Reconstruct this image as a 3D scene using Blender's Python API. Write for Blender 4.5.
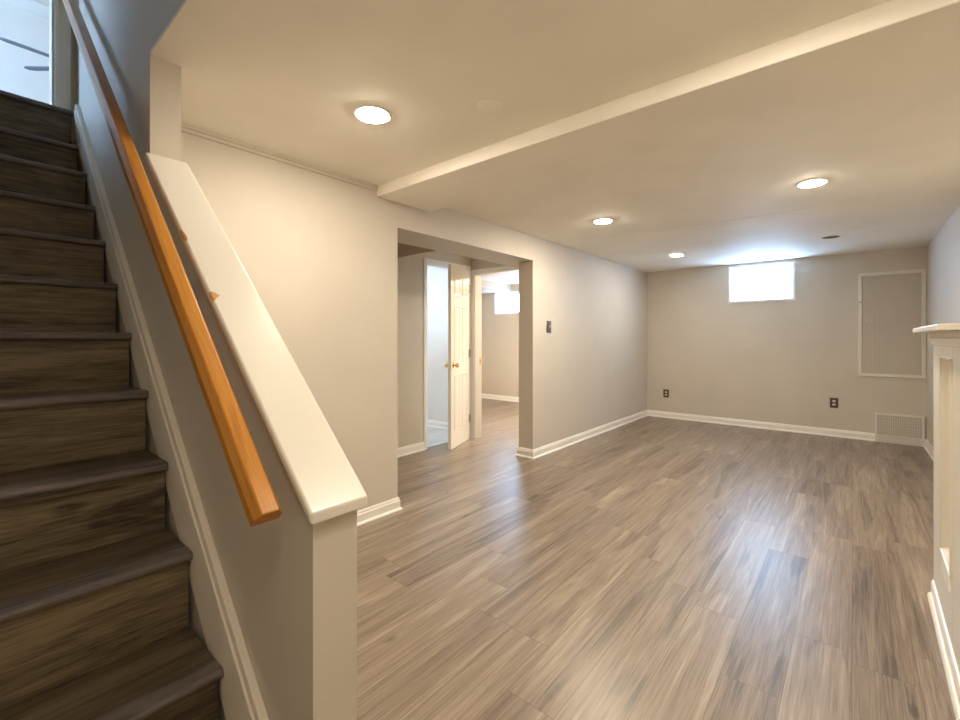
import bpy, bmesh, math, random
from mathutils import Vector, Matrix
random.seed(7)
for o in list(bpy.data.objects):
    bpy.data.objects.remove(o)
S = bpy.context.scene
C = S.collection

# ------------------------------------------------------------------ camera
YAW = math.atan(372 / 441.93)
cam = bpy.data.cameras.new('camera')
cam.sensor_fit = 'HORIZONTAL'
cam.sensor_width = 36.0
cam.lens = 441.93 / 960 * 36.0
cam.shift_y = -22 / 960
cam.clip_start = 0.02
camo = bpy.data.objects.new('camera', cam)
C.objects.link(camo)
camo.location = (0, 0, 1.2)
camo.rotation_euler = (math.radians(90), 0, YAW)
S.camera = camo

# ------------------------------------------------------------------ sky, exposure
SKY = (0.42, 0.66, 1.0)
SKY_STRENGTH = 24.0
w = bpy.data.worlds.new('overcast_sky')
S.world = w
w.use_nodes = True
w.node_tree.nodes['Background'].inputs[0].default_value = (*SKY, 1)
w.node_tree.nodes['Background'].inputs[1].default_value = SKY_STRENGTH
S.view_settings.view_transform = 'Standard'
S.view_settings.look = 'None'
S.view_settings.gamma = 1.0
S.view_settings.use_curve_mapping = False
S.view_settings.exposure = 0.68
S.cycles.max_bounces = 14
S.cycles.diffuse_bounces = 10
S.cycles.glossy_bounces = 6
S.cycles.caustics_reflective = False
S.cycles.caustics_refractive = False
S.cycles.sample_clamp_indirect = 8.0
S.cycles.use_denoising = True
LAMP = (1.0, 0.875, 0.685)
LAMP_STRENGTH = 470.0


def portal(name, loc, direction, sx, sy):
    l = bpy.data.lights.new(name, 'AREA')
    l.shape = 'RECTANGLE'
    l.size, l.size_y = sx, sy
    l.cycles.is_portal = True
    o = bpy.data.objects.new(name, l)
    C.objects.link(o)
    o.location = loc
    o.rotation_euler = Vector(direction).to_track_quat('-Z', 'Y').to_euler()


portal('window_daylight', (-0.93, 7.14, 1.93), (0, -1, 0), 0.76, 0.52)
portal('window_daylight', (-4.90, 7.10, 1.87), (0, -1, 0), 0.9, 0.44)
portal('window_daylight', (-5.36, 3.25, 1.675), (1, 0, 0), 0.6, 0.65)  # portal for the unseen window added to the bathroom
portal('window_daylight', (-5.2, -2.16, 3.7), (0, 1, 0), 1.3, 1.1)  # portal for the unseen opening added to the upper room

# ------------------------------------------------------------------ materials


def new_mat(name):
    m = bpy.data.materials.new(name)
    m.use_nodes = True
    nt = m.node_tree
    return m, nt, nt.nodes['Principled BSDF']


def nd(nt, t, **kw):
    n = nt.nodes.new(t)
    for k, v in kw.items():
        setattr(n, k, v)
    return n


def paint(name, col, rough=0.55, var=0.03, bump=0.04, scale=60):
    m, nt, b = new_mat(name)
    tc = nd(nt, 'ShaderNodeTexCoord')
    n1 = nd(nt, 'ShaderNodeTexNoise')
    n1.inputs['Scale'].default_value = 2.3
    n1.inputs['Detail'].default_value = 3
    nt.links.new(tc.outputs['Object'], n1.inputs['Vector'])
    r = nd(nt, 'ShaderNodeValToRGB')
    r.color_ramp.elements[0].position = 0.3
    r.color_ramp.elements[1].position = 0.7
    r.color_ramp.elements[0].color = (*[c * (1 - var) for c in col], 1)
    r.color_ramp.elements[1].color = (*[min(1, c * (1 + var)) for c in col], 1)
    nt.links.new(n1.outputs['Fac'], r.inputs['Fac'])
    nt.links.new(r.outputs['Color'], b.inputs['Base Color'])
    b.inputs['Roughness'].default_value = rough
    n2 = nd(nt, 'ShaderNodeTexNoise')
    n2.inputs['Scale'].default_value = scale
    n2.inputs['Detail'].default_value = 4
    nt.links.new(tc.outputs['Object'], n2.inputs['Vector'])
    bp = nd(nt, 'ShaderNodeBump')
    bp.inputs['Strength'].default_value = bump
    bp.inputs['Distance'].default_value = 0.01
    nt.links.new(n2.outputs['Fac'], bp.inputs['Height'])
    nt.links.new(bp.outputs['Normal'], b.inputs['Normal'])
    return m


def math_node(nt, op, a, b=None):
    n = nd(nt, 'ShaderNodeMath', operation=op)
    for i, v in enumerate((a, b)):
        if v is None:
            continue
        if isinstance(v, (int, float)):
            n.inputs[i].default_value = v
        else:
            nt.links.new(v, n.inputs[i])
    return n.outputs[0]


def wood(name, cols, axis='Y', stretch=14.0, scale=1.3, rough=0.42, plank=None, seed=0.0, bump=0.15, contrast=(0.3, 0.72), shadow_lines=True, spec=0.5):
    """grain running along `axis` of the object; plank = (width, length) splits it into boards"""
    m, nt, b = new_mat(name)
    tc = nd(nt, 'ShaderNodeTexCoord')
    sp = nd(nt, 'ShaderNodeSeparateXYZ')
    nt.links.new(tc.outputs['Object'], sp.inputs[0])
    o = {'X': sp.outputs[0], 'Y': sp.outputs[1], 'Z': sp.outputs[2]}
    along = o[axis]
    others = [k for k in 'XYZ' if k != axis]
    p, q = o[others[0]], o[others[1]]
    shade = None
    if plank:
        wdt, lng = plank
        row = math_node(nt, 'FLOOR', math_node(nt, 'DIVIDE', p, wdt))
        wn = nd(nt, 'ShaderNodeTexWhiteNoise', noise_dimensions='1D')
        nt.links.new(row, wn.inputs['W'])
        sh = math_node(nt, 'ADD', math_node(nt, 'DIVIDE', along, lng), math_node(nt, 'MULTIPLY', wn.outputs['Value'], 7.3))
        colm = math_node(nt, 'FLOOR', sh)
        wn2 = nd(nt, 'ShaderNodeTexWhiteNoise', noise_dimensions='2D')
        cv = nd(nt, 'ShaderNodeCombineXYZ')
        nt.links.new(row, cv.inputs[0])
        nt.links.new(colm, cv.inputs[1])
        nt.links.new(cv.outputs[0], wn2.inputs['Vector'])
        shade = wn2.outputs['Value']
        off = math_node(nt, 'MULTIPLY', shade, 37.0)
        fx = math_node(nt, 'FRACT', math_node(nt, 'DIVIDE', p, wdt))
        fy = math_node(nt, 'FRACT', sh)
        ex = math_node(nt, 'MULTIPLY', math_node(nt, 'MINIMUM', fx, math_node(nt, 'SUBTRACT', 1.0, fx)), wdt)
        ey = math_node(nt, 'MULTIPLY', math_node(nt, 'MINIMUM', fy, math_node(nt, 'SUBTRACT', 1.0, fy)), lng)
        gap = math_node(nt, 'LESS_THAN', math_node(nt, 'MINIMUM', ex, ey), 0.0008)
    else:
        off = math_node(nt, 'ADD', seed, 0.0)
        gap = None
    def layer(st, sc, det, rgh, dist):
        vec = nd(nt, 'ShaderNodeCombineXYZ')
        nt.links.new(math_node(nt, 'MULTIPLY', p, st), vec.inputs[0])
        nt.links.new(math_node(nt, 'ADD', along, off), vec.inputs[1])
        nt.links.new(math_node(nt, 'ADD', math_node(nt, 'MULTIPLY', q, st), off), vec.inputs[2])
        g = nd(nt, 'ShaderNodeTexNoise')
        g.inputs['Scale'].default_value = sc
        g.inputs['Detail'].default_value = det
        g.inputs['Roughness'].default_value = rgh
        g.inputs['Distortion'].default_value = dist
        nt.links.new(vec.outputs[0], g.inputs['Vector'])
        return g.outputs['Fac'], vec.outputs[0]

    big, v0 = layer(stretch * 0.5, scale * 1.0, 3, 0.5, 0.8)
    mid, v1 = layer(stretch * 1.5, scale * 1.8, 6, 0.65, 1.0)
    fine, v2 = layer(stretch * 2.2, scale * 5.0, 8, 0.8, 0.2)
    # cathedral figure: contour bands of the broad noise
    ring = math_node(nt, 'PINGPONG', math_node(nt, 'MULTIPLY', big, 11.0), 1.0)
    def centred(v, k):
        return math_node(nt, 'MULTIPLY', math_node(nt, 'SUBTRACT', v, 0.5), k)
    fac = math_node(nt, 'ADD', centred(big, 0.55), centred(mid, 0.55))
    fac = math_node(nt, 'ADD', fac, centred(fine, 0.85))
    fac = math_node(nt, 'ADD', fac, centred(ring, 0.10))
    fac = math_node(nt, 'ADD', fac, 0.5)
    # scattered knots
    vo = nd(nt, 'ShaderNodeTexVoronoi')
    vo.inputs['Scale'].default_value = 1.0
    kv = nd(nt, 'ShaderNodeCombineXYZ')
    nt.links.new(math_node(nt, 'MULTIPLY', p, 7.0), kv.inputs[0])
    nt.links.new(math_node(nt, 'ADD', math_node(nt, 'MULTIPLY', along, 2.2), off), kv.inputs[1])
    nt.links.new(math_node(nt, 'ADD', math_node(nt, 'MULTIPLY', q, 5.0), off), kv.inputs[2])
    nt.links.new(kv.outputs[0], vo.inputs['Vector'])
    sc_ = nd(nt, 'ShaderNodeSeparateColor')
    nt.links.new(vo.outputs['Color'], sc_.inputs[0])
    kd = nd(nt, 'ShaderNodeMapRange')
    kd.inputs['From Min'].default_value = 0.02
    kd.inputs['From Max'].default_value = 0.11
    kd.inputs['To Min'].default_value = 0.30
    kd.inputs['To Max'].default_value = 0.0
    nt.links.new(math_node(nt, 'ADD', vo.outputs['Distance'], math_node(nt, 'MULTIPLY', math_node(nt, 'SUBTRACT', mid, 0.5), 0.25)), kd.inputs['Value'])
    knot = math_node(nt, 'MULTIPLY', kd.outputs[0], math_node(nt, 'LESS_THAN', sc_.outputs[0], 0.22))
    fac = math_node(nt, 'SUBTRACT', fac, knot)
    if shade is not None:
        fac = math_node(nt, 'ADD', fac, math_node(nt, 'MULTIPLY', math_node(nt, 'SUBTRACT', shade, 0.5), 0.10))
    r = nd(nt, 'ShaderNodeValToRGB')
    els = r.color_ramp.elements
    n = len(cols)
    lo, hi = contrast
    els[0].position, els[0].color = lo, (*cols[0], 1)
    els[1].position, els[1].color = hi, (*cols[-1], 1)
    for i in range(1, n - 1):
        e = els.new(lo + (hi - lo) * i / (n - 1))
        e.color = (*cols[i], 1)
    nt.links.new(fac, r.inputs['Fac'])
    out = r.outputs['Color']
    if gap is not None:
        mx = nd(nt, 'ShaderNodeMix', data_type='RGBA')
        nt.links.new(gap, mx.inputs[0])
        nt.links.new(out, mx.inputs[6])
        mx.inputs[7].default_value = (*[c * 1.0 for c in cols[0]], 1)
        out = mx.outputs[2]
    nt.links.new(out, b.inputs['Base Color'])
    b.inputs['Roughness'].default_value = rough
    b.inputs['Specular IOR Level'].default_value = spec
    bp = nd(nt, 'ShaderNodeBump')
    bp.inputs['Strength'].default_value = bump
    bp.inputs['Distance'].default_value = 0.004
    nt.links.new(fac, bp.inputs['Height'])
    nt.links.new(bp.outputs['Normal'], b.inputs['Normal'])
    return m


def plain(name, col, rough=0.4, metal=0.0):
    m, nt, b = new_mat(name)
    n = nd(nt, 'ShaderNodeTexNoise')
    n.inputs['Scale'].default_value = 35
    r = nd(nt, 'ShaderNodeValToRGB')
    r.color_ramp.elements[0].color = (*[c * 0.92 for c in col], 1)
    r.color_ramp.elements[1].color = (*[min(1, c * 1.06) for c in col], 1)
    nt.links.new(n.outputs['Fac'], r.inputs['Fac'])
    nt.links.new(r.outputs['Color'], b.inputs['Base Color'])
    b.inputs['Roughness'].default_value = rough
    b.inputs['Metallic'].default_value = metal
    return m


def emit(name, col, s):
    m, nt, b = new_mat(name)
    nt.nodes.remove(b)
    e = nd(nt, 'ShaderNodeEmission')
    e.inputs[0].default_value = (*col, 1)
    e.inputs[1].default_value = s
    nt.links.new(e.outputs[0], nt.nodes['Material Output'].inputs[0])
    return m


def glass(name):
    m, nt, b = new_mat(name)
    nt.nodes.remove(b)
    t = nd(nt, 'ShaderNodeBsdfTransparent')
    t.inputs[0].default_value = (0.97, 0.98, 0.98, 1)
    g = nd(nt, 'ShaderNodeBsdfGlossy')
    g.inputs['Roughness'].default_value = 0.02
    mx = nd(nt, 'ShaderNodeMixShader')
    mx.inputs[0].default_value = 0.05
    nt.links.new(t.outputs[0], mx.inputs[1])
    nt.links.new(g.outputs[0], mx.inputs[2])
    nt.links.new(mx.outputs[0], nt.nodes['Material Output'].inputs[0])
    return m


M = {}
M['wall'] = paint('greige_wall_paint', (0.60, 0.55, 0.478), 0.6)
M['ceiling'] = paint('ceiling_paint', (0.90, 0.87, 0.80), 0.7)
M['bath'] = paint('pale_grey_paint', (0.72, 0.69, 0.66), 0.6)
M['upper'] = paint('upper_white_paint', (0.82, 0.77, 0.72), 0.6)
M['trim'] = paint('white_trim_gloss', (0.84, 0.82, 0.78), 0.3, 0.02, 0.02)
M['cap'] = paint('white_cap_gloss', (0.73, 0.70, 0.64), 0.3, 0.02, 0.03)
M['skirt'] = paint('worn_white_trim', (0.88, 0.83, 0.74), 0.35, 0.06, 0.05)
M['mantel'] = paint('cream_mantel_paint', (0.72, 0.69, 0.61), 0.35, 0.02, 0.03)
M['panel'] = paint('greige_panel_paint', (0.52, 0.47, 0.40), 0.5)
M['grille'] = paint('grille_enamel', (0.76, 0.73, 0.66), 0.4)
M['dark'] = plain('dark_void', (0.02, 0.02, 0.02), 0.8)
M['floor'] = wood('oak_plank_floor', [(0.075, 0.052, 0.038), (0.185, 0.138, 0.102), (0.275, 0.215, 0.162), (0.40, 0.325, 0.25)], 'Y', 24, 0.72, 0.34, (0.18, 1.22), contrast=(0.27, 0.75), spec=0.8, bump=0.1)
M['tread'] = wood('dark_stair_board', [(0.045, 0.033, 0.022), (0.105, 0.080, 0.055), (0.155, 0.122, 0.084), (0.22, 0.175, 0.125)], 'Y', 12, 1.6, 0.45, contrast=(0.33, 0.66), bump=0.1)
M['riser'] = wood('dark_riser_board', [(0.05, 0.037, 0.022), (0.125, 0.096, 0.058), (0.185, 0.144, 0.087), (0.26, 0.205, 0.128)], 'Y', 12, 1.6, 0.55, contrast=(0.33, 0.66), seed=9.3, bump=0.1)
M['nosing'] = wood('grey_nosing', [(0.09, 0.075, 0.068), (0.17, 0.145, 0.13), (0.22, 0.19, 0.17)], 'Y', 16, 1.8, 0.4, seed=4.1, contrast=(0.33, 0.66))
M['rail'] = wood('orange_oak_rail', [(0.31, 0.115, 0.010), (0.49, 0.205, 0.023), (0.58, 0.265, 0.042)], 'X', 22, 1.6, 0.3, contrast=(0.25, 0.75), bump=0.1)
M['raw'] = plain('raw_wood_chip', (0.52, 0.27, 0.09), 0.7)
M['brass'] = plain('brass', (0.72, 0.47, 0.13), 0.2, 1.0)
M['steel'] = plain('dull_nickel', (0.5, 0.48, 0.44), 0.35, 1.0)
M['brown'] = plain('brown_plate', (0.085, 0.055, 0.035), 0.4)
M['ivory'] = plain('ivory_plastic', (0.72, 0.66, 0.54), 0.35)
M['slot'] = plain('slot_black', (0.02, 0.018, 0.015), 0.6)
M['vinyl'] = plain('white_vinyl', (0.80, 0.82, 0.84), 0.35)
M['lens'] = emit('lamp_lens', LAMP, LAMP_STRENGTH)
M['lens_soft'] = emit('lamp_lens_dimmed', LAMP, LAMP_STRENGTH * 0.7)
M['lens_half'] = emit('lamp_lens_half', LAMP, LAMP_STRENGTH * 0.48)
M['lens_high'] = emit('lamp_lens_high', LAMP, LAMP_STRENGTH * 2.6)
M['lens_dim'] = emit('lamp_lens_low', LAMP, LAMP_STRENGTH * 0.3)
M['offlens'] = plain('unlit_can', (0.03, 0.03, 0.03), 0.5)
M['glass'] = glass('window_glass')
M['tile'] = wood('pale_vinyl_floor', [(0.42, 0.44, 0.45), (0.55, 0.57, 0.58), (0.64, 0.66, 0.67)], 'Y', 8, 1.4, 0.4, (0.15, 0.9))
M['blade'] = plain('fan_blade', (0.22, 0.25, 0.32), 0.45)
M['carpet'] = paint('upper_floor', (0.35, 0.28, 0.2), 0.6)

# ------------------------------------------------------------------ mesh helpers


class MB:
    def __init__(self):
        self.bm = bmesh.new()

    def box(self, x0, x1, y0, y1, z0, z1):
        v = [self.bm.verts.new(p) for p in ((x0, y0, z0), (x1, y0, z0), (x1, y1, z0), (x0, y1, z0), (x0, y0, z1), (x1, y0, z1), (x1, y1, z1), (x0, y1, z1))]
        for f in ((3, 2, 1, 0), (4, 5, 6, 7), (0, 1, 5, 4), (1, 2, 6, 5), (2, 3, 7, 6), (3, 0, 4, 7)):
            self.bm.faces.new([v[i] for i in f])
        return self

    def loft(self, a, b):
        """closed solid between two equal-length outlines"""
        va = [self.bm.verts.new(p) for p in a]
        vb = [self.bm.verts.new(p) for p in b]
        n = len(a)
        for i in range(n):
            j = (i + 1) % n
            self.bm.faces.new((va[i], va[j], vb[j], vb[i]))
        self.bm.faces.new(va[::-1])
        self.bm.faces.new(vb)
        return self

    def prism_y(self, poly, y0, y1):
        return self.loft([(x, y0, z) for x, z in poly], [(x, y1, z) for x, z in poly])

    def prism_x(self, poly, x0, x1):
        return self.loft([(x0, y, z) for y, z in poly], [(x1, y, z) for y, z in poly])

    def prism_z(self, poly, z0, z1):
        return self.loft([(x, y, z0) for x, y in poly], [(x, y, z1) for x, y in poly])

    def lathe(self, prof, c=(0, 0, 0), axis='Z', n=24):
        """prof: list of (radius, height) from one end to the other, capped"""
        rings = []
        for r, h in prof:
            ring = []
            for i in range(n):
                a = 2 * math.pi * i / n
                u, v = r * math.cos(a), r * math.sin(a)
                p = {'Z': (u, v, h), 'Y': (u, h, v), 'X': (h, u, v)}[axis]
                ring.append(self.bm.verts.new((p[0] + c[0], p[1] + c[1], p[2] + c[2])))
            rings.append(ring)
        for a, b in zip(rings, rings[1:]):
            for i in range(n):
                j = (i + 1) % n
                self.bm.faces.new((a[i], a[j], b[j], b[i]))
        self.bm.faces.new(rings[0][::-1])
        self.bm.faces.new(rings[-1])
        return self

    def build(self, name, mat, parent=None, bevel=0.0, smooth=False, seg=2):
        bm = self.bm
        bmesh.ops.recalc_face_normals(bm, faces=bm.faces)
        if bevel:
            ed = [e for e in bm.edges if len(e.link_faces) == 2 and e.calc_face_angle(0) > 0.6]
            bmesh.ops.bevel(bm, geom=ed, offset=bevel, segments=seg, affect='EDGES', profile=0.5, clamp_overlap=True)
        me = bpy.data.meshes.new(name)
        bm.to_mesh(me)
        bm.free()
        me.materials.append(mat)
        if smooth:
            for p in me.polygons:
                p.use_smooth = True
            try:
                me.set_sharp_from_angle(angle=math.radians(40))
            except Exception:
                pass
        o = bpy.data.objects.new(name, me)
        C.objects.link(o)
        if parent is not None:
            o.parent = parent
            if parent.get('_w'):
                me.transform(Matrix.Translation(-parent.location))
        return o


def tag(o, label, cat, group=None, kind=None):
    o['label'] = label
    o['category'] = cat
    if group:
        o['group'] = group
    if kind:
        o['kind'] = kind
    return o


def empty(name, loc, label, cat, rz=0.0, group=None, kind=None, world=False):
    """world=True: the parts are modelled in world coordinates"""
    o = bpy.data.objects.new(name, None)
    o.empty_display_size = 0.1
    C.objects.link(o)
    o.location = loc
    o.rotation_euler = (0, 0, rz)
    if world:
        o['_w'] = 1
    return tag(o, label, cat, group, kind)


def struct(name, mb, mat, label, cat, **k):
    return tag(mb.build(name, mat, **k), label, cat, kind='structure')


# ------------------------------------------------------------------ room shell
XL, XR, YB, H = -2.428, 0.629, 6.9, 2.215
DZ, LX = 2.485, -3.405              # floor of the upper room, wall at the head of the stair
YW, YW2 = 0.449, 0.545            # the wall beside the stair
OY0, OY1, OZ = 1.99, 3.70, 1.972  # opening in the left wall

struct('floor', MB().box(-5.9, 0.75, -0.65, 7.1, -0.12, 0.0), M['floor'], 'grey brown oak plank floor running down the whole basement room', 'floor')
struct('floor_bathroom', MB().box(-5.2, -3.56, 2.4, 4.15, -0.05, 0.004), M['tile'], 'pale bluish vinyl floor seen through the ajar white door', 'floor')

ceil = struct('ceiling', MB().box(XL - 0.005, XR, YW2, YB, H, 2.42).box(-0.62, XR, -0.55, YW2, H, 2.42).box(-1.92, -0.62, YW, YW2, H, H + 0.012), M['ceiling'],
              'flat off white ceiling with recessed lamps over the basement room', 'ceiling')
struct('ceiling_soffit', MB().box(XL, XR, 1.812, 2.285, 2.143, H + 0.001), M['ceiling'], 'shallow boxed soffit crossing the ceiling in front of the wide opening', 'soffit', bevel=0.004)
for y, hgt in ((4.32, 0.003), (5.42, 0.0025)):
    MB().prism_x([(y - 0.05, H + 0.001), (y - 0.012, H - hgt), (y + 0.012, H - hgt), (y + 0.05, H + 0.001)], XL, XR).build('seam', M['ceiling'], ceil, smooth=True)
struct('ceiling_hall', MB().box(-5.9, XL - 0.005, 0.55, 6.95, H, 2.33), M['ceiling'], 'dim ceiling of the hall behind the wide opening', 'ceiling')

wl = MB().box(XL - 0.17, XL, YW2, OY0, 0, H).box(XL - 0.17, XL, OY0, OY1, OZ, H).box(XL - 0.17, XL, OY1, YB, 0, H)
struct('wall_left', wl, M['wall'], 'long beige left wall pierced by the wide cased opening', 'wall')
struct('trim_1', MB().prism_y([(XL - 0.002, H), (XL + 0.016, H), (XL + 0.016, H - 0.016), (XL + 0.010, H - 0.020), (XL + 0.010, H - 0.036), (XL - 0.002, H - 0.038)], YW2, 1.812), M['wall'],
       'thin beige crown strip where the left wall meets the ceiling above the half wall', 'trim')
wb = MB()
WX0, WX1, WZ0, WZ1 = -1.298, -0.563, 1.688, 2.178
wb.box(XL, WX0, YB, 7.08, 0, 2.42).box(WX1, 0.75, YB, 7.08, 0, 2.42).box(WX0, WX1, YB, 7.08, 0, WZ0).box(WX0, WX1, YB, 7.08, WZ1, 2.42)
struct('wall_back', wb, M['wall'], 'greige back wall with a small high window', 'wall')
struct('wall_right', MB().box(XR, 0.75, -0.65, YB, 0, 2.42), M['wall'], 'greige right wall above and behind the cream mantel', 'wall')
struct('wall_near', MB().box(LX - 0.1, XR, -0.65, -0.55, 0, 4.95), M['wall'], 'greige wall on the open side of the stair behind the camera', 'wall')

# wall beside the stair: full height behind X = -1.92, a half wall in front of it, and the upper storey above the ceiling
slope = 0.879
PX = -0.803
kz = lambda x: 0.846 - slope * (x + 0.79)
ws = MB()
ws.box(-3.53, -1.92, YW, YW2, 0, 4.95)
ws.box(-1.92, -0.62, YW, YW2, H + 0.012, 4.95)
struct('wall_stair', ws, M['wall'], 'greige wall along the stair rising past the ceiling edge, its end like a column', 'wall')
struct('wall_stairwell', MB().box(-0.62, -0.5, -0.55, YW2, 2.42, 4.95), M['wall'], 'greige upper wall closing the stairwell over the camera', 'wall')
struct('ceiling_stairwell', MB().box(-7.2, -0.5, -2.2, 3.2, 4.95, 5.1), M['upper'], 'white ceiling of the bright upper room and stairwell', 'ceiling')
# landing wall with the door opening to the upper room
we = MB().box(LX - 0.1, LX, 0.354, YW, DZ - 0.02, 4.95).box(LX - 0.1, LX, YW2, 3.2, DZ - 0.12, 4.95).box(LX - 0.1, LX, -2.2, -0.5, DZ - 0.02, 4.95).box(LX - 0.1, LX, -0.5, 0.354, 4.56, 4.95).box(LX - 0.1, LX, -0.55, YW, 0, DZ - 0.02)
struct('wall_landing', we, M['wall'], 'grey wall around the doorway at the top of the stair', 'wall')
d3 = empty('door_3', (LX, 0.354, DZ), 'grey cased doorway at the top of the dark stair', 'doorway', kind='structure', world=True)
cs = [(0.354, LX), (0.354, LX + 0.014), (0.361, LX + 0.020), (0.372, LX + 0.016), (0.405, LX + 0.024), (0.421, LX + 0.024), (0.426, LX)]
MB().loft([(x, y, DZ + 0.001) for y, x in cs], [(x, y, 4.64) for y, x in cs]).build('casing', M['skirt'], d3)
MB().box(LX - 0.1, LX + 0.006, 0.346, 0.354, DZ + 0.001, 4.56).build('jamb', M['skirt'], d3)

# upper room
uw = MB()
uw.box(-7.2, -7.05, -2.2, 3.2, DZ - 0.12, 4.95)
uw.box(-7.05, LX - 0.1, 3.1, 3.2, DZ - 0.12, 4.95)
UX0, UX1, UZ0, UZ1 = -5.85, -4.55, 3.15, 4.25  # unseen window opening, added so daylight fills the upper room
uw.box(-7.05, UX0, -2.2, -2.08, DZ - 0.12, 4.95).box(UX1, LX - 0.1, -2.2, -2.08, DZ - 0.12, 4.95).box(UX0, UX1, -2.2, -2.08, DZ - 0.12, UZ0).box(UX0, UX1, -2.2, -2.08, UZ1, 4.95)
struct('wall_upper', uw, M['upper'], 'bright pale walls of the upper room beyond the stair doorway', 'wall')
struct('trim_2', MB().prism_y([(-7.05, 4.95), (-6.97, 4.95), (-6.98, 4.92), (-7.03, 4.86), (-7.05, 4.85)], -2.08, 3.1), M['trim'], 'white crown strip high on the upper room wall beyond the stair doorway', 'trim')
struct('floor_upper', MB().box(-7.2, LX - 0.1, -2.2, 3.2, DZ - 0.14, DZ - 0.02), M['carpet'], 'floor of the upper room at the head of the stair', 'floor')


def window(name, label, x0, x1, z0, z1, yin, yout, axis='Y', latch=False):
    """hopper window set deep in a wall opening (room side towards -axis); frame, sash, pane, sill"""
    e = empty(name, ((x0 + x1) / 2, yin, z0), label, 'window', kind='structure')
    hw, hh = (x1 - x0) / 2, z1 - z0
    t = MB()
    fw = 0.022
    for a in ((-hw - 0.012, hw + 0.012, -0.008, fw - 0.008 + 0.004), (-hw - 0.012, hw + 0.012, hh - fw + 0.004, hh + 0.010)):
        t.box(a[0], a[1], -0.010, 0.004, a[2], a[3])
    t.box(-hw - 0.012, -hw + fw - 0.010, -0.010, 0.004, fw - 0.004, hh - fw + 0.004)
    t.box(hw - fw + 0.010, hw + 0.012, -0.010, 0.004, fw - 0.004, hh - fw + 0.004)
    t.build('window_trim', M['vinyl'], e)
    D = yout - yin - 0.06
    s = MB()
    b = 0.035
    s.box(-hw, hw, D, D + 0.045, 0, b).box(-hw, hw, D, D + 0.045, hh - b, hh)
    s.box(-hw, -hw + b, D, D + 0.045, b, hh - b).box(hw - b, hw, D, D + 0.045, b, hh - b)
    s.build('sash', M['vinyl'], e, bevel=0.003)
    MB().box(-hw + b, hw - b, D + 0.02, D + 0.024, b, hh - b).build('pane', M['glass'], e)
    r = MB()
    r.box(-hw, -hw + 0.004, 0.004, D, 0, hh).box(hw - 0.004, hw, 0.004, D, 0, hh).box(-hw + 0.004, hw - 0.004, 0.004, D, hh - 0.004, hh).box(-hw + 0.004, hw - 0.004, 0.004, D, 0, 0.004)
    r.build('reveal', M['vinyl'], e)
    if latch:
        for k in (-0.5, 0.55):
            MB().box(hw * k - 0.03, hw * k + 0.03, D - 0.014, D, hh - 0.05, hh - 0.022).build('latch', M['steel'], e, bevel=0.004)
    if axis == 'X':
        e.location = (yin, (x0 + x1) / 2, z0)
        e.rotation_euler = (0, 0, math.pi / 2)
    return e


window('window_1', 'small bright window high in the back wall under the ceiling', WX0, WX1, WZ0, WZ1, YB, 7.08, latch=True)

# hall, bathroom and far room behind the opening
hs = MB().box(XL - 0.38, XL - 0.17, 0.9, 4.0, OZ, H)
struct('trim_3', hs, M['wall'], 'deep boxed header hanging over the wide opening', 'soffit')
struct('trim_4', MB().box(-3.51, XL - 0.38, 2.74, 2.82, OZ, H), M['wall'], 'narrow boxed beam under the dim hall ceiling', 'beam')
BX = -3.51
D0, D1, DH = 3.275, 3.93, 2.0
hw_ = MB().box(BX - 0.1, BX, 0.6, D0, 0, H).box(BX - 0.1, BX, D0, D1, DH, H).box(BX - 0.1, BX, D1, 4.0, 0, H)
struct('wall_hall', hw_, M['wall'], 'beige hall wall left of the ajar white door', 'wall')
struct('wall_hall_end', MB().box(BX, XL - 0.17, 0.5, 0.6, 0, H), M['wall'], 'end wall of the hall on its near side', 'wall')
# partition with the second doorway
E0, E1, EH = -3.455, -2.70, 1.965
pw = MB().box(BX - 0.1, E0, 4.0, 4.12, 0, H).box(E0, E1, 4.0, 4.12, EH, H).box(E1, XL - 0.17, 4.0, 4.12, 0, H)
struct('wall_partition', pw, M['wall'], 'beige partition holding the doorway to the far room', 'wall')
bw = MB().box(-5.3, -3.62, 4.16, 4.25, 0, H).box(-5.3, -3.62, 2.3, 2.4, 0, H)
bw.box(-5.32, -5.2, 2.4, 2.95, 0, H).box(-5.32, -5.2, 3.55, 4.16, 0, H).box(-5.32, -5.2, 2.95, 3.55, 0, 1.35).box(-5.32, -5.2, 2.95, 3.55, 2.0, H).box(-3.62, -3.61, 2.4, 4.16, DH, H)
struct('wall_bathroom', bw, M['bath'], 'pale blue wall of the room behind the ajar door', 'wall')
window('window_added', 'added unseen window for daylight in the left wall of the pale blue room', 2.95, 3.55, 1.35, 2.0, -5.2, -5.08, axis='X')  # out of view, added to let daylight into this room
fr = MB()
QX0, QX1, QZ0, QZ1 = -5.335, -4.46, 1.66, 2.075
fr.box(-5.9, QX0, 6.8, 7.0, 0, H).box(QX1, XL - 0.17, 6.8, 7.0, 0, H).box(QX0, QX1, 6.8, 7.0, 0, QZ0).box(QX0, QX1, 6.8, 7.0, QZ1, H)
fr.box(-5.9, -5.75, 4.25, 6.8, 0, H).box(-5.9, -5.3, 4.12, 4.25, 0, H)
struct('wall_far_room', fr, M['wall'], 'beige wall of the far room with a small high window', 'wall')
window('window_2', 'small bright window of the far room seen through the second doorway', QX0, QX1, QZ0, QZ1, 6.8, 7.0)
struct('trim_5', MB().box(-5.75, -4.96, 4.25, 6.8, 2.085, H), M['wall'], 'boxed soffit along the ceiling of the far room', 'soffit')

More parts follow.
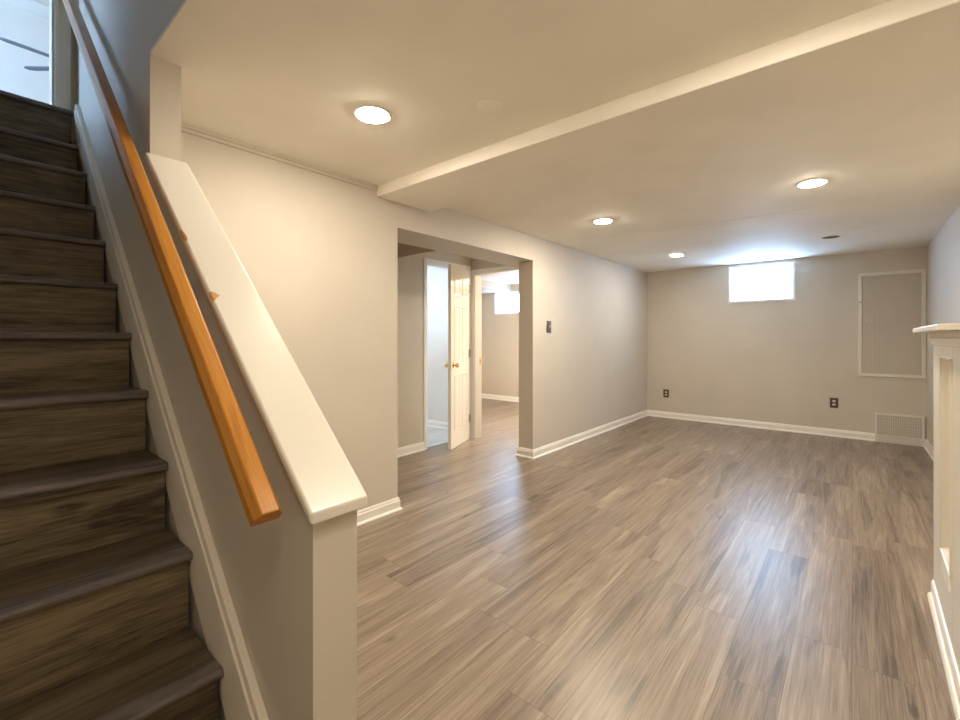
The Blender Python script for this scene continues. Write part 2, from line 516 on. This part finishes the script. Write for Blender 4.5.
# ------------------------------------------------------------------ baseboards
BASE = [(0, 0), (0.025, 0), (0.025, 0.009), (0.018, 0.017), (0.014, 0.019), (0.014, 0.066), (0.010, 0.072), (0.010, 0.080), (0.005, 0.090), (0, 0.090)]


def base_seg(mb, p, q, nrm, m0=0, m1=0, prof=BASE):
    p, q, nrm = Vector(p), Vector(q), Vector(nrm)
    d = (q - p).normalized()
    a, b = [], []
    for off, z in prof:
        u = p + nrm * off - d * (m0 * off)
        v = q + nrm * off + d * (m1 * off)
        a.append((u.x, u.y, z))
        b.append((v.x, v.y, z))
    mb.loft(a, b)


def baseboard(name, segs, label):
    mb = MB()
    for s in segs:
        base_seg(mb, *s)
    return struct(name, mb, M['trim'], label, 'baseboard')


baseboard('baseboard_left', [((XL, YW2), (XL, OY0), (1, 0), 0, 1), ((XL, OY0), (XL - 0.17, OY0), (0, 1), 1, 1)], 'white baseboard below the beige wall behind the half wall')
baseboard('baseboard_opening', [((XL - 0.17, OY1), (XL, OY1), (0, -1), 1, 1), ((XL, OY1), (XL, YB), (1, 0), 1, -1)], 'white baseboard wrapping the right jamb and running to the back corner')
baseboard('baseboard_back', [((XL, YB), (XR, YB), (0, -1), -1, -1)], 'white baseboard along the back wall under the window')
baseboard('baseboard_right', [((XR, 2.98), (XR, YB), (-1, 0), 0, -1)], 'short white baseboard on the right wall beyond the mantel')
baseboard('baseboard_hall', [((BX, 0.6), (BX, D0 - 0.045), (1, 0))], 'white baseboard in the hall left of the ajar door')
baseboard('baseboard_bathroom', [((-5.2, 4.16), (-3.62, 4.16), (0, -1))], 'white baseboard of the pale blue room')
baseboard('baseboard_far_room', [((-5.75, 6.8), (XL - 0.17, 6.8), (0, -1))], 'white baseboard of the far room under its window')

# ------------------------------------------------------------------ staircase
STEPS = [(-0.985, 0.150), (-1.212, 0.365), (-1.437, 0.590), (-1.660, 0.805), (-1.881, 1.015), (-2.112, 1.219), (-2.333, 1.426),
         (-2.565, 1.636), (-2.784, 1.835), (-3.009, 2.051), (-3.236, 2.253), (-3.365, 2.485)]
st = empty('staircase', (-0.985, -0.05, 0), 'dark wood plank staircase climbing steeply at the left', 'staircase', world=True)
Y0, Y1 = -0.549, 0.437
for k, (x, z) in enumerate(STEPS):
    last = k == len(STEPS) - 1
    xb = STEPS[k + 1][0] - 0.022 if not last else LX + 0.002
    zb = STEPS[k - 1][1] if k else 0.0
    ye = YW - 0.0005 if last else Y1 - 0.001
    xr = x - 0.024
    nd_ = 0.030 if last else 0.055
    MB().box(xr - 0.014, xr, Y0, 0.426 if last else Y1 - 0.004, zb - (0.0 if k == 0 else 0.0), z - 0.026).build('riser', M['riser'], st)
    t = MB().box(xb, x - nd_, Y0, ye, z - 0.026, z).build('tread', M['tread'], st)
    # rounded nosing bead
    r = 0.013
    prof = [(x - nd_, z - 0.026), (x - nd_, z + 0.001)]
    prof += [(x - r + r * math.sin(a), z + 0.001 - 0.0135 + 0.0135 * math.cos(a)) for a in [math.radians(d) for d in range(0, 181, 22)]]
    nb = MB().prism_y(prof, Y0, ye).build('nosing', M['nosing'], None, smooth=True)
    nb.data.transform(Matrix.Translation(-st.location))
    nb.parent = t
# stair skirt board against the wall, with its moulding
sk0, sk1 = (-3.30, 2.404 + 0.095 * 0.945), (-0.90, 0.277)
zs = lambda x: 2.404 - 0.925 * (x + 3.203)
sb = MB().prism_y([(-3.385, zs(-3.385) - 0.20), (-3.385, 2.455), (-3.33, 2.455), (-3.30, zs(-3.30) - 0.015), (-0.86, zs(-0.86) - 0.015), (-0.86, 0.0), (-0.95, 0.0)], 0.4375, YW - 0.0005)
sb.build('skirt_board', M['skirt'], st)
mo = MB()
for (lo, hi, y) in ((-0.128, -0.088, 0.4315), (-0.082, -0.038, 0.4260), (-0.034, 0.0, 0.4300)):
    xa, xc = -3.315, -0.86
    mo.prism_y([(xa, zs(xa) + lo), (xc, zs(xc) + lo), (xc, zs(xc) + hi), (xa, zs(xa) + hi)], y, YW - 0.0005)
mo.build('skirt_molding', M['skirt'], st, bevel=0.002)

# ------------------------------------------------------------------ half wall cap
cx0, cx1 = -1.9195, -0.786
CY0, CY1 = 0.434, 0.566
hwl = empty('wall_half', (-1.36, 0.497, 0), 'greige half wall beside the stair with a sloped glossy white cap', 'half wall', kind='structure', world=True)
MB().prism_y([(-1.92, 0), (PX, 0), (PX, kz(PX)), (-1.92, kz(-1.92))], YW, 0.549).build('body', M['wall'], hwl)
ct = lambda x: 0.869 - slope * (x + 0.79)
CR = 0.006
cap = MB().prism_y([(cx0, ct(cx0) - 0.033), (cx1, ct(cx1) - 0.024), (cx1, ct(cx1)), (cx0, ct(cx0))], CY0, CY1).build('cap', M['cap'], hwl, bevel=CR, seg=3)
cap['label'] = 'sloped glossy white cap board'


def chip(px_x, L, lo, hi, flip):
    """bare patch where paint came off around the front top edge of the cap; lo/hi: reach down the side / over the top"""
    d = Vector((1, 0, -slope)).normalized()
    n = Vector((slope, 0, 1)).normalized()
    base = Vector((px_x, CY0, ct(px_x)))

    def pos(t, e):   # t in metres across the edge, 0 at the middle of the rounding
        arc = CR * math.pi / 4
        if t < -arc:
            return base - n * (CR + (-t - arc)) + Vector((0, -e, 0))
        if t > arc:
            return base + Vector((0, CR + t - arc, 0)) + n * e
        a = (t + arc) / (2 * arc) * math.pi / 2
        c = base + Vector((0, CR, 0)) - n * CR
        return c + (Vector((0, -math.cos(a), 0)) + n * math.sin(a)) * (CR + e)
    m = MB()
    N, K = 9, 10
    rnd = random.Random(int(-px_x * 1000))
    top, bot = [], []
    for i in range(N + 1):
        u = i / N
        wgt = math.sin(math.pi * min(0.985, max(0.015, u))) ** 0.6
        skew = (u if flip else 1 - u)
        a = lo * wgt * (0.8 + 0.3 * rnd.random())
        b = hi * wgt * (0.25 + 0.85 * skew) * (0.8 + 0.3 * rnd.random())
        r1, r0 = [], []
        for k in range(K + 1):
            t = -a + (a + b) * k / K
            r1.append(m.bm.verts.new(tuple(pos(t, 0.0007) + d * ((u - 0.5) * L))))
            r0.append(m.bm.verts.new(tuple(pos(t, -0.0006) + d * ((u - 0.5) * L))))
        top.append(r1)
        bot.append(r0)
    f = m.bm.faces.new
    for i in range(N):
        for k in range(K):
            f((top[i][k], top[i][k + 1], top[i + 1][k + 1], top[i + 1][k]))
            f((bot[i][k], bot[i + 1][k], bot[i + 1][k + 1], bot[i][k + 1]))
        f((top[i][0], top[i + 1][0], bot[i + 1][0], bot[i][0]))
        f((top[i][K], bot[i][K], bot[i + 1][K], top[i + 1][K]))
    for i in (0, N):
        for k in range(K):
            f((top[i][k], top[i][k + 1], bot[i][k + 1], bot[i][k]))
    o = m.build('paint_chip', M['raw'], None)
    o.data.transform(Matrix.Translation(-hwl.location))
    o.parent = cap
    o['label'] = 'bare wood showing where paint chipped off'


chip(-1.515, 0.062, 0.007, 0.010, True)
chip(-1.292, 0.040, 0.003, 0.026, False)

# ------------------------------------------------------------------ handrail
ang = math.atan(0.93)
hr = empty('handrail', (-0.86, 0.3825, 0.845), 'orange oak handrail fixed along the stair wall', 'handrail')
hr.rotation_euler = (0, ang, 0)
sec = [(-0.0275, 0.0), (-0.0275, 0.021), (-0.0165, 0.0375), (0.0165, 0.0375), (0.0275, 0.021), (0.0275, 0.0)]
L = 3.46
MB().loft([(-L, y, z) for y, z in sec], [(0, y, z) for y, z in sec]).build('rail', M['rail'], hr, bevel=0.003, seg=3)
for x in (-0.75, -1.95, -3.1):
    MB().prism_x([(0.002, 0.002), (0.016, 0.002), (0.064, -0.075), (0.064, -0.092)], x - 0.008, x + 0.008).box(x - 0.018, x + 0.018, 0.0605, 0.0665, -0.115, -0.062).build('bracket', M['steel'], hr, bevel=0.003)

# ------------------------------------------------------------------ mantel on the right
mt = empty('mantel', (0.292, 2.95, 0), 'cream panelled mantel projecting from the right wall with a shelf on top', 'mantel', rz=-math.radians(1.2))
# local: +Y = away from the camera along the wall, -X = into the room, origin at the far front corner on the floor
LEN = 0.945
SH = 1.224
stile, rtop, rbot = 0.325, 0.102, 0.325
MB().box(0.045, 0.32, -LEN, 0, 0, SH).build('carcass', M['mantel'], mt)
fm = MB()
fm.box(0, 0.045, -stile, 0, 0, SH).box(0, 0.045, -LEN, -LEN + stile, 0, SH)
fm.box(0, 0.045, -LEN + stile, -stile, SH - rtop, SH).box(0, 0.045, -LEN + stile, -stile, 0, rbot)
fm.build('front_frame', M['mantel'], mt, bevel=0.003)
MB().box(0.026, 0.0452, -LEN + stile, -stile, rbot, SH - rtop).build('panel', M['mantel'], mt)


def mold_frame(y0, y1, z0, z1, wd, prof):
    """mitred picture-frame moulding on the front; prof: (inset 0..1, x)"""
    m = MB()
    rings = []
    for t, x in prof:
        i = t * wd
        rings.append([(x, y0 + i, z0 + i), (x, y1 - i, z0 + i), (x, y1 - i, z1 - i), (x, y0 + i, z1 - i)])
    vs = [[m.bm.verts.new(p) for p in r] for r in rings]
    n = len(vs)
    for a in range(n):
        b = (a + 1) % n
        for i in range(4):
            j = (i + 1) % 4
            m.bm.faces.new((vs[a][i], vs[a][j], vs[b][j], vs[b][i]))
    return m


mold_frame(-LEN + stile - 0.004, -stile + 0.004, rbot - 0.0, SH - rtop + 0.004, 0.032, [(0, 0.0), (0.06, -0.008), (0.22, -0.008), (0.30, -0.002), (0.62, 0.010), (0.70, 0.010), (1, 0.022), (1, 0.03), (0, 0.03)]).build('panel_molding', M['mantel'], mt)
yl = -0.36
MB().loft([(0.001, yl, 0.262), (-0.008, yl, 0.262), (-0.008, yl - 0.026, 0.328), (0.001, yl - 0.026, 0.334)],
          [(0.001, -LEN - yl, 0.262), (-0.008, -LEN - yl, 0.262), (-0.008, -LEN - yl + 0.026, 0.328), (0.001, -LEN - yl + 0.026, 0.334)]).build('panel_ledge', M['trim'], mt)
MB().prism_y([(-0.068, SH), (-0.068, SH + 0.021), (0.318, SH + 0.021), (0.318, SH)], -LEN - 0.03, 0.035).build('shelf', M['mantel'], mt, bevel=0.003)
MB().prism_y([(0, SH - 0.058), (-0.006, SH - 0.055), (-0.008, SH - 0.045), (-0.014, SH - 0.026), (-0.018, SH - 0.020), (-0.018, SH), (0, SH)], -LEN, 0.012).build('bed_molding', M['mantel'], mt)
bm_ = MB()
base_seg(bm_, (0, -LEN), (0, -0.012), (-1, 0), 0, 0, [(0, 0), (0.010, 0), (0.010, 0.060), (0.006, 0.071), (0, 0.074)])
bm_.build('base_molding', M['trim'], mt)
bm_ = MB()
base_seg(bm_, (-0.010, -LEN), (-0.010, -0.03), (-1, 0), 0, 0, [(0, 0), (0.013, 0), (0.012, 0.010), (0.007, 0.018), (0, 0.020)])
bm_.build('shoe_molding', M['trim'], mt)

# ------------------------------------------------------------------ doors
# ajar door into the pale blue room
d1 = empty('door_1', (BX, D1, 0), 'white panelled door with brass knob standing ajar in the hall', 'door', kind='structure', world=True)
cg = MB()
cg.box(BX, BX + 0.014, D0 - 0.045, D0, 0, DH + 0.06).box(BX, BX + 0.014, D0, D1, DH, DH + 0.06).box(BX, BX + 0.014, D1, D1 + 0.06, 0, DH + 0.06)
cg.build('casing', M['trim'], d1, bevel=0.004)
jm = MB().box(BX - 0.1, BX, D0, D0 + 0.012, 0, DH).box(BX - 0.1, BX, D1 - 0.012, D1, 0, DH).box(BX - 0.1, BX, D0 + 0.012, D1 - 0.012, DH - 0.012, DH)
jm.build('jamb', M['trim'], d1)
hx, hy = BX + 0.03, D1 - 0.014
fxp, fyp = -3.272, 3.385
leaf = bpy.data.objects.new('door_leaf', None)
dl = math.hypot(fxp - hx, fyp - hy)
T = 0.034


def leaf_mesh():
    m = MB()
    m.box(0, dl, -T / 2, T / 2, 0.008, 1.985)
    # raised fields with sunk borders, two columns by three rows, both faces
    for s in (-1, 1):
        for (a, b) in ((0.085, dl / 2 - 0.035), (dl / 2 + 0.035, dl - 0.085)):
            for (c, d) in ((0.20, 0.80), (0.93, 1.55), (1.66, 1.87)):
                r = []
                for ins, h in ((0, 0.0), (0.006, 0.006), (0.022, 0.001), (0.040, 0.005)):
                    y = s * (T / 2 + h)
                    r.append([m.bm.verts.new(p) for p in ((a + ins, y, c + ins), (b - ins, y, c + ins), (b - ins, y, d - ins), (a + ins, y, d - ins))])
                for u, v in zip(r, r[1:]):
                    for i in range(4):
                        j = (i + 1) % 4
                        m.bm.faces.new((u[i], u[j], v[j], v[i]))
                m.bm.faces.new(r[-1])
    return m


bpy.data.objects.remove(leaf)
leaf = leaf_mesh().build('door_leaf', M['trim'])
leaf.parent = d1
leaf.location = (hx - BX, hy - D1, 0)
leaf.rotation_euler = (0, 0, math.atan2(fyp - hy, fxp - hx))
for s in (-1, 1):
    k = MB().lathe([(0.026, 0.0), (0.026, 0.004), (0.012, 0.008), (0.009, 0.022), (0.014, 0.030), (0.024, 0.038), (0.026, 0.048), (0.020, 0.058), (0.006, 0.062)], axis='Y')
    o = k.build('knob', M['brass'], None, smooth=True)
    o.data.transform(Matrix.Scale(s, 4, (0, 1, 0)))
    o.data.transform(Matrix.Translation((dl - 0.062, s * T / 2, 0.908)))
    o.parent = leaf
for z in (0.25, 1.02, 1.78):
    hg = MB().lathe([(0.007, z - 0.045), (0.007, z + 0.045)], c=(-0.004, T / 2 + 0.004, 0), n=12).box(0.0, 0.03, T / 2, T / 2 + 0.002, z - 0.045, z + 0.045)
    o = hg.build('hinge', M['steel'], None)
    o.parent = leaf

# second doorway
d2 = empty('door_2', (E0, 4.0, 0), 'open white cased doorway leading to the far room', 'doorway', kind='structure', world=True)
CW = 0.052
c2 = MB()
cprof = [(0, 0), (0, 0.012), (0.008, 0.016), (0.020, 0.012), (0.036, 0.020), (0.049, 0.020), (CW, 0)]
c2.loft([(E0 - a, 4.0 - b, 0) for a, b in cprof], [(E0 - a, 4.0 - b, EH + a) for a, b in cprof])
c2.loft([(E1 + a, 4.0 - b, 0) for a, b in cprof], [(E1 + a, 4.0 - b, EH + a) for a, b in cprof])
c2.loft([(E0 - a, 4.0 - b, EH + a) for a, b in cprof], [(E1 + a, 4.0 - b, EH + a) for a, b in cprof])
c2.build('casing', M['trim'], d2)
j2 = MB().box(E0, E0 + 0.012, 4.0, 4.12, 0, EH).box(E1 - 0.012, E1, 4.0, 4.12, 0, EH).box(E0 + 0.012, E1 - 0.012, 4.0, 4.12, EH - 0.012, EH)
j2.build('jamb', M['trim'], d2)
MB().box(E0 + 0.012, E0 + 0.0135, 4.085, 4.112, 0.88, 0.95).build('strike_plate', M['brass'], d2)

# ------------------------------------------------------------------ back wall fittings
ap = empty('access_panel', (0.345, YB, 0.76), 'beige beadboard access door framed in the back wall at the right', 'access panel', world=True)
ax0, ax1, az0, az1 = 0.054, 0.624, 0.752, 1.962
f_ = MB()
fw = 0.036
f_.box(ax0, ax1, YB - 0.016, YB + 0.001, az0, az0 + fw).box(ax0, ax1, YB - 0.016, YB + 0.001, az1 - fw, az1)
f_.box(ax0, ax0 + fw, YB - 0.016, YB + 0.001, az0 + fw, az1 - fw).box(ax1 - fw, ax1, YB - 0.016, YB + 0.001, az0 + fw, az1 - fw)
f_.build('frame', M['mantel'], ap, bevel=0.003)
x0, x1 = ax0 + fw + 0.004, ax1 - fw - 0.004
pf = [(x0, YB + 0.001)]
n = 13
stp = (x1 - x0) / n
for i in range(n):
    a = x0 + i * stp
    pf += [(a + 0.0005, YB - 0.0068), (a + 0.002, YB - 0.008), (a + stp - 0.002, YB - 0.008), (a + stp - 0.0005, YB - 0.0068)]
pf.append((x1, YB + 0.001))
MB().prism_z(pf, az0 + fw + 0.004, az1 - fw - 0.004).build('door', M['panel'], ap)
kb = MB().lathe([(0.007, 0), (0.006, 0.010), (0.013, 0.016), (0.014, 0.022), (0.008, 0.027)], c=(0, 0, 0), axis='Y', n=16)
o = kb.build('knob', M['ivory'], None, smooth=True)
o.data.transform(Matrix.Rotation(math.pi, 4, 'Z'))
o.data.transform(Matrix.Translation(Vector((0.139, YB - 0.008, 1.405)) - ap.location))
o.parent = ap
MB().box(0.062, 0.088, YB - 0.022, YB - 0.015, 1.612, 1.636).box(0.088, 0.125, YB - 0.019, YB - 0.0155, 1.619, 1.629).build('latch', M['steel'], ap, bevel=0.002)

vx0, vx1, vz0, vz1, vy = 0.205, 0.612, 0.006, 0.335, 6.868
vt = empty('vent_grille', (0.41, vy, 0), 'cream slatted return air grille standing over the baseboard in the back right corner', 'vent grille', world=True)
f_ = MB()
g = 0.022
f_.box(vx0, vx1, vy, vy + 0.008, vz0, vz0 + g).box(vx0, vx1, vy, vy + 0.008, vz1 - g, vz1).box(vx0, vx0 + g, vy, vy + 0.008, vz0 + g, vz1 - g).box(vx1 - g, vx1, vy, vy + 0.008, vz0 + g, vz1 - g)
f_.box(vx0 + 0.002, vx0 + 0.006, vy + 0.008, YB, 0.095, vz1).box(vx1 - 0.006, vx1 - 0.002, vy + 0.008, YB, 0.095, vz1)
f_.build('frame', M['grille'], vt)
gm = MB()
nb_ = 20
for i in range(1, nb_):
    x = vx0 + g + (vx1 - vx0 - 2 * g) * i / nb_
    gm.box(x - 0.0036, x + 0.0036, vy + 0.001, vy + 0.006, vz0 + g, vz1 - g)
for i in range(1, 9):
    z = vz0 + g + (vz1 - vz0 - 2 * g) * i / 9
    gm.box(vx0 + g, vx1 - g, vy + 0.002, vy + 0.007, z - 0.0035, z + 0.0035)
gm.build('bars', M['grille'], vt)


def outlet(x, z, label):
    e = empty('wall_outlet', (x, YB, z), label, 'outlet', group='brown wall outlets')
    MB().box(-0.040, 0.040, -0.006, 0.001, -0.060, 0.060).build('plate', M['brown'], e, bevel=0.002)
    for s in (-1, 1):
        pr = [(0.017 * math.cos(a), 0.0145 * max(-0.8, min(0.8, math.sin(a)))) for a in [2 * math.pi * i / 20 for i in range(20)]]
        rc = MB().loft([(u, -0.006, v + s * 0.021) for u, v in pr], [(u, -0.009, v + s * 0.021) for u, v in pr]).build('receptacle', M['ivory'], e)
        q = MB()
        for dx in (-0.006, 0.006):
            q.box(dx - 0.001, dx + 0.001, -0.0094, -0.0088, s * 0.021 - 0.002, s * 0.021 + 0.006)
        so = q.build('slot', M['slot'], None)
        so.parent = rc
    MB().lathe([(0.003, -0.0072), (0.003, -0.0055)], axis='Y', n=10).build('screw', M['steel'], e)


outlet(-2.142, 0.366, 'brown wall outlet near the back left corner')
outlet(-0.168, 0.41, 'brown wall outlet below and left of the access panel')
sw = empty('light_switch', (XL, 4.0, 1.318), 'brown toggle light switch on the left wall beside the wide opening', 'light switch')
MB().box(-0.001, 0.006, -0.040, 0.040, -0.060, 0.060).build('plate', M['brown'], sw, bevel=0.002)
MB().prism_y([(0.006, -0.012), (0.008, -0.012), (0.020, 0.008), (0.018, 0.014), (0.006, 0.012)], -0.006, 0.006).build('toggle', M['ivory'], sw)
for z in (-0.042, 0.042):
    MB().lathe([(0.0035, 0.0055), (0.0035, 0.0072)], c=(0, 0, z), axis='X', n=10).build('screw', M['steel'], sw)

# ------------------------------------------------------------------ ceiling lamps


def downlight(x, y, label, lit='lens', r=0.078):
    e = empty('ceiling_light', (x, y, H), label, 'ceiling light', group='recessed ceiling lights')
    m = MB()
    prof = [(r + 0.012, 0.0005), (r + 0.012, -0.003), (r + 0.004, -0.006), (r - 0.006, -0.005), (r - 0.008, -0.001)]
    rings = []
    for rr, h in prof:
        rings.append([m.bm.verts.new((rr * math.cos(a), rr * math.sin(a), h)) for a in [2 * math.pi * i / 40 for i in range(40)]])
    for a, b in zip(rings, rings[1:]):
        for i in range(40):
            j = (i + 1) % 40
            m.bm.faces.new((a[i], a[j], b[j], b[i]))
    m.build('trim_ring', M['trim'], e, smooth=True)
    R = r - 0.006
    q = MB()
    prev = None
    dome = [(1.0, -0.001), (0.985, -0.005), (0.9, -0.009), (0.6, -0.0120), (0.3, -0.0130)] if lit != 'offlens' else [(1.0, -0.001), (0.9, -0.0012), (0.5, -0.0014)]
    for rr, h in dome:
        ring = [q.bm.verts.new((R * rr * math.cos(a), R * rr * math.sin(a), h)) for a in [2 * math.pi * k / 40 for k in range(40)]]
        if prev:
            for k in range(40):
                q.bm.faces.new((prev[k], prev[(k + 1) % 40], ring[(k + 1) % 40], ring[k]))
        prev = ring
    q.bm.faces.new(prev)
    o = q.build('lens', M[lit], e)
    if sum(p.normal.z for p in o.data.polygons) > 0:
        for p in o.data.polygons:
            p.flip()
    return e


downlight(-1.665, 1.222, 'lit recessed ceiling light nearest the half wall, in front of the soffit', lit='lens_half')
downlight(-1.653, 3.62, 'lit recessed ceiling light in front of the left wall switch, middle of the left row', lit='lens_soft')
downlight(-1.64, 5.686, 'lit recessed ceiling light in the back left corner of the ceiling', lit='lens_dim')
downlight(-0.2, 3.614, 'lit recessed ceiling light above the right side, left of the mantel end', lit='lens_soft')
downlight(-0.20, 1.22, 'lit recessed ceiling light at the top edge, on the right before the soffit', lit='lens_half')
downlight(-3.25, 5.3, 'added unseen recessed ceiling light brightening the far room behind the second doorway', lit='lens_high')  # out of view, added to light the far room warmly
downlight(-4.5, 3.0, 'added unseen recessed ceiling light brightening the pale room behind the ajar door', lit='lens_dim')  # extra lamp put in to brighten the room behind the door
downlight(0.12, -0.1, 'added unseen recessed ceiling light brightening the foot of the stair', lit='lens_dim', r=0.06)  # unseen lamp added to lift the dark stair side
downlight(-0.161, 5.669, 'unlit dark recessed ceiling light near the back right corner', lit='offlens')
tag(MB().lathe([(0.055, 0.001), (0.055, -0.003), (0.050, -0.005), (0.0, -0.0055)][:3], c=(-1.206, 1.501, H), n=40).build('ceiling_cover', M['ceiling'], smooth=True), 'flat round cover plate painted like the ceiling', 'cover plate')

# ------------------------------------------------------------------ ceiling fan in the upper room
fan = empty('ceiling_fan', (-6.97, 0.97, 4.4), 'grey bladed ceiling fan in the bright upper room', 'ceiling fan')
fan.location = (-6.15, 0.865, 4.02)
MB().lathe([(0.05, 0.93), (0.055, 0.90), (0.03, 0.86), (0.012, 0.85), (0.012, 0.16), (0.05, 0.14), (0.10, 0.10), (0.11, 0.03), (0.08, -0.02), (0.03, -0.05)]).build('motor', M['blade'], fan, smooth=True)
for a in (-88, -140, -212, -284, 4):
    b = MB().prism_z([(0.06, -0.02), (0.14, -0.04), (0.54, -0.052), (0.60, -0.03), (0.605, 0.02), (0.56, 0.05), (0.14, 0.04), (0.06, 0.02)], -0.004, 0.004)
    o = b.build('blade', M['blade'], fan)
    o.data.transform(Matrix.Rotation(math.radians(-9), 4, 'X'))
    o.rotation_euler = (0, 0, math.radians(a))
for o in bpy.data.objects:
    if '_w' in o:
        del o['_w']
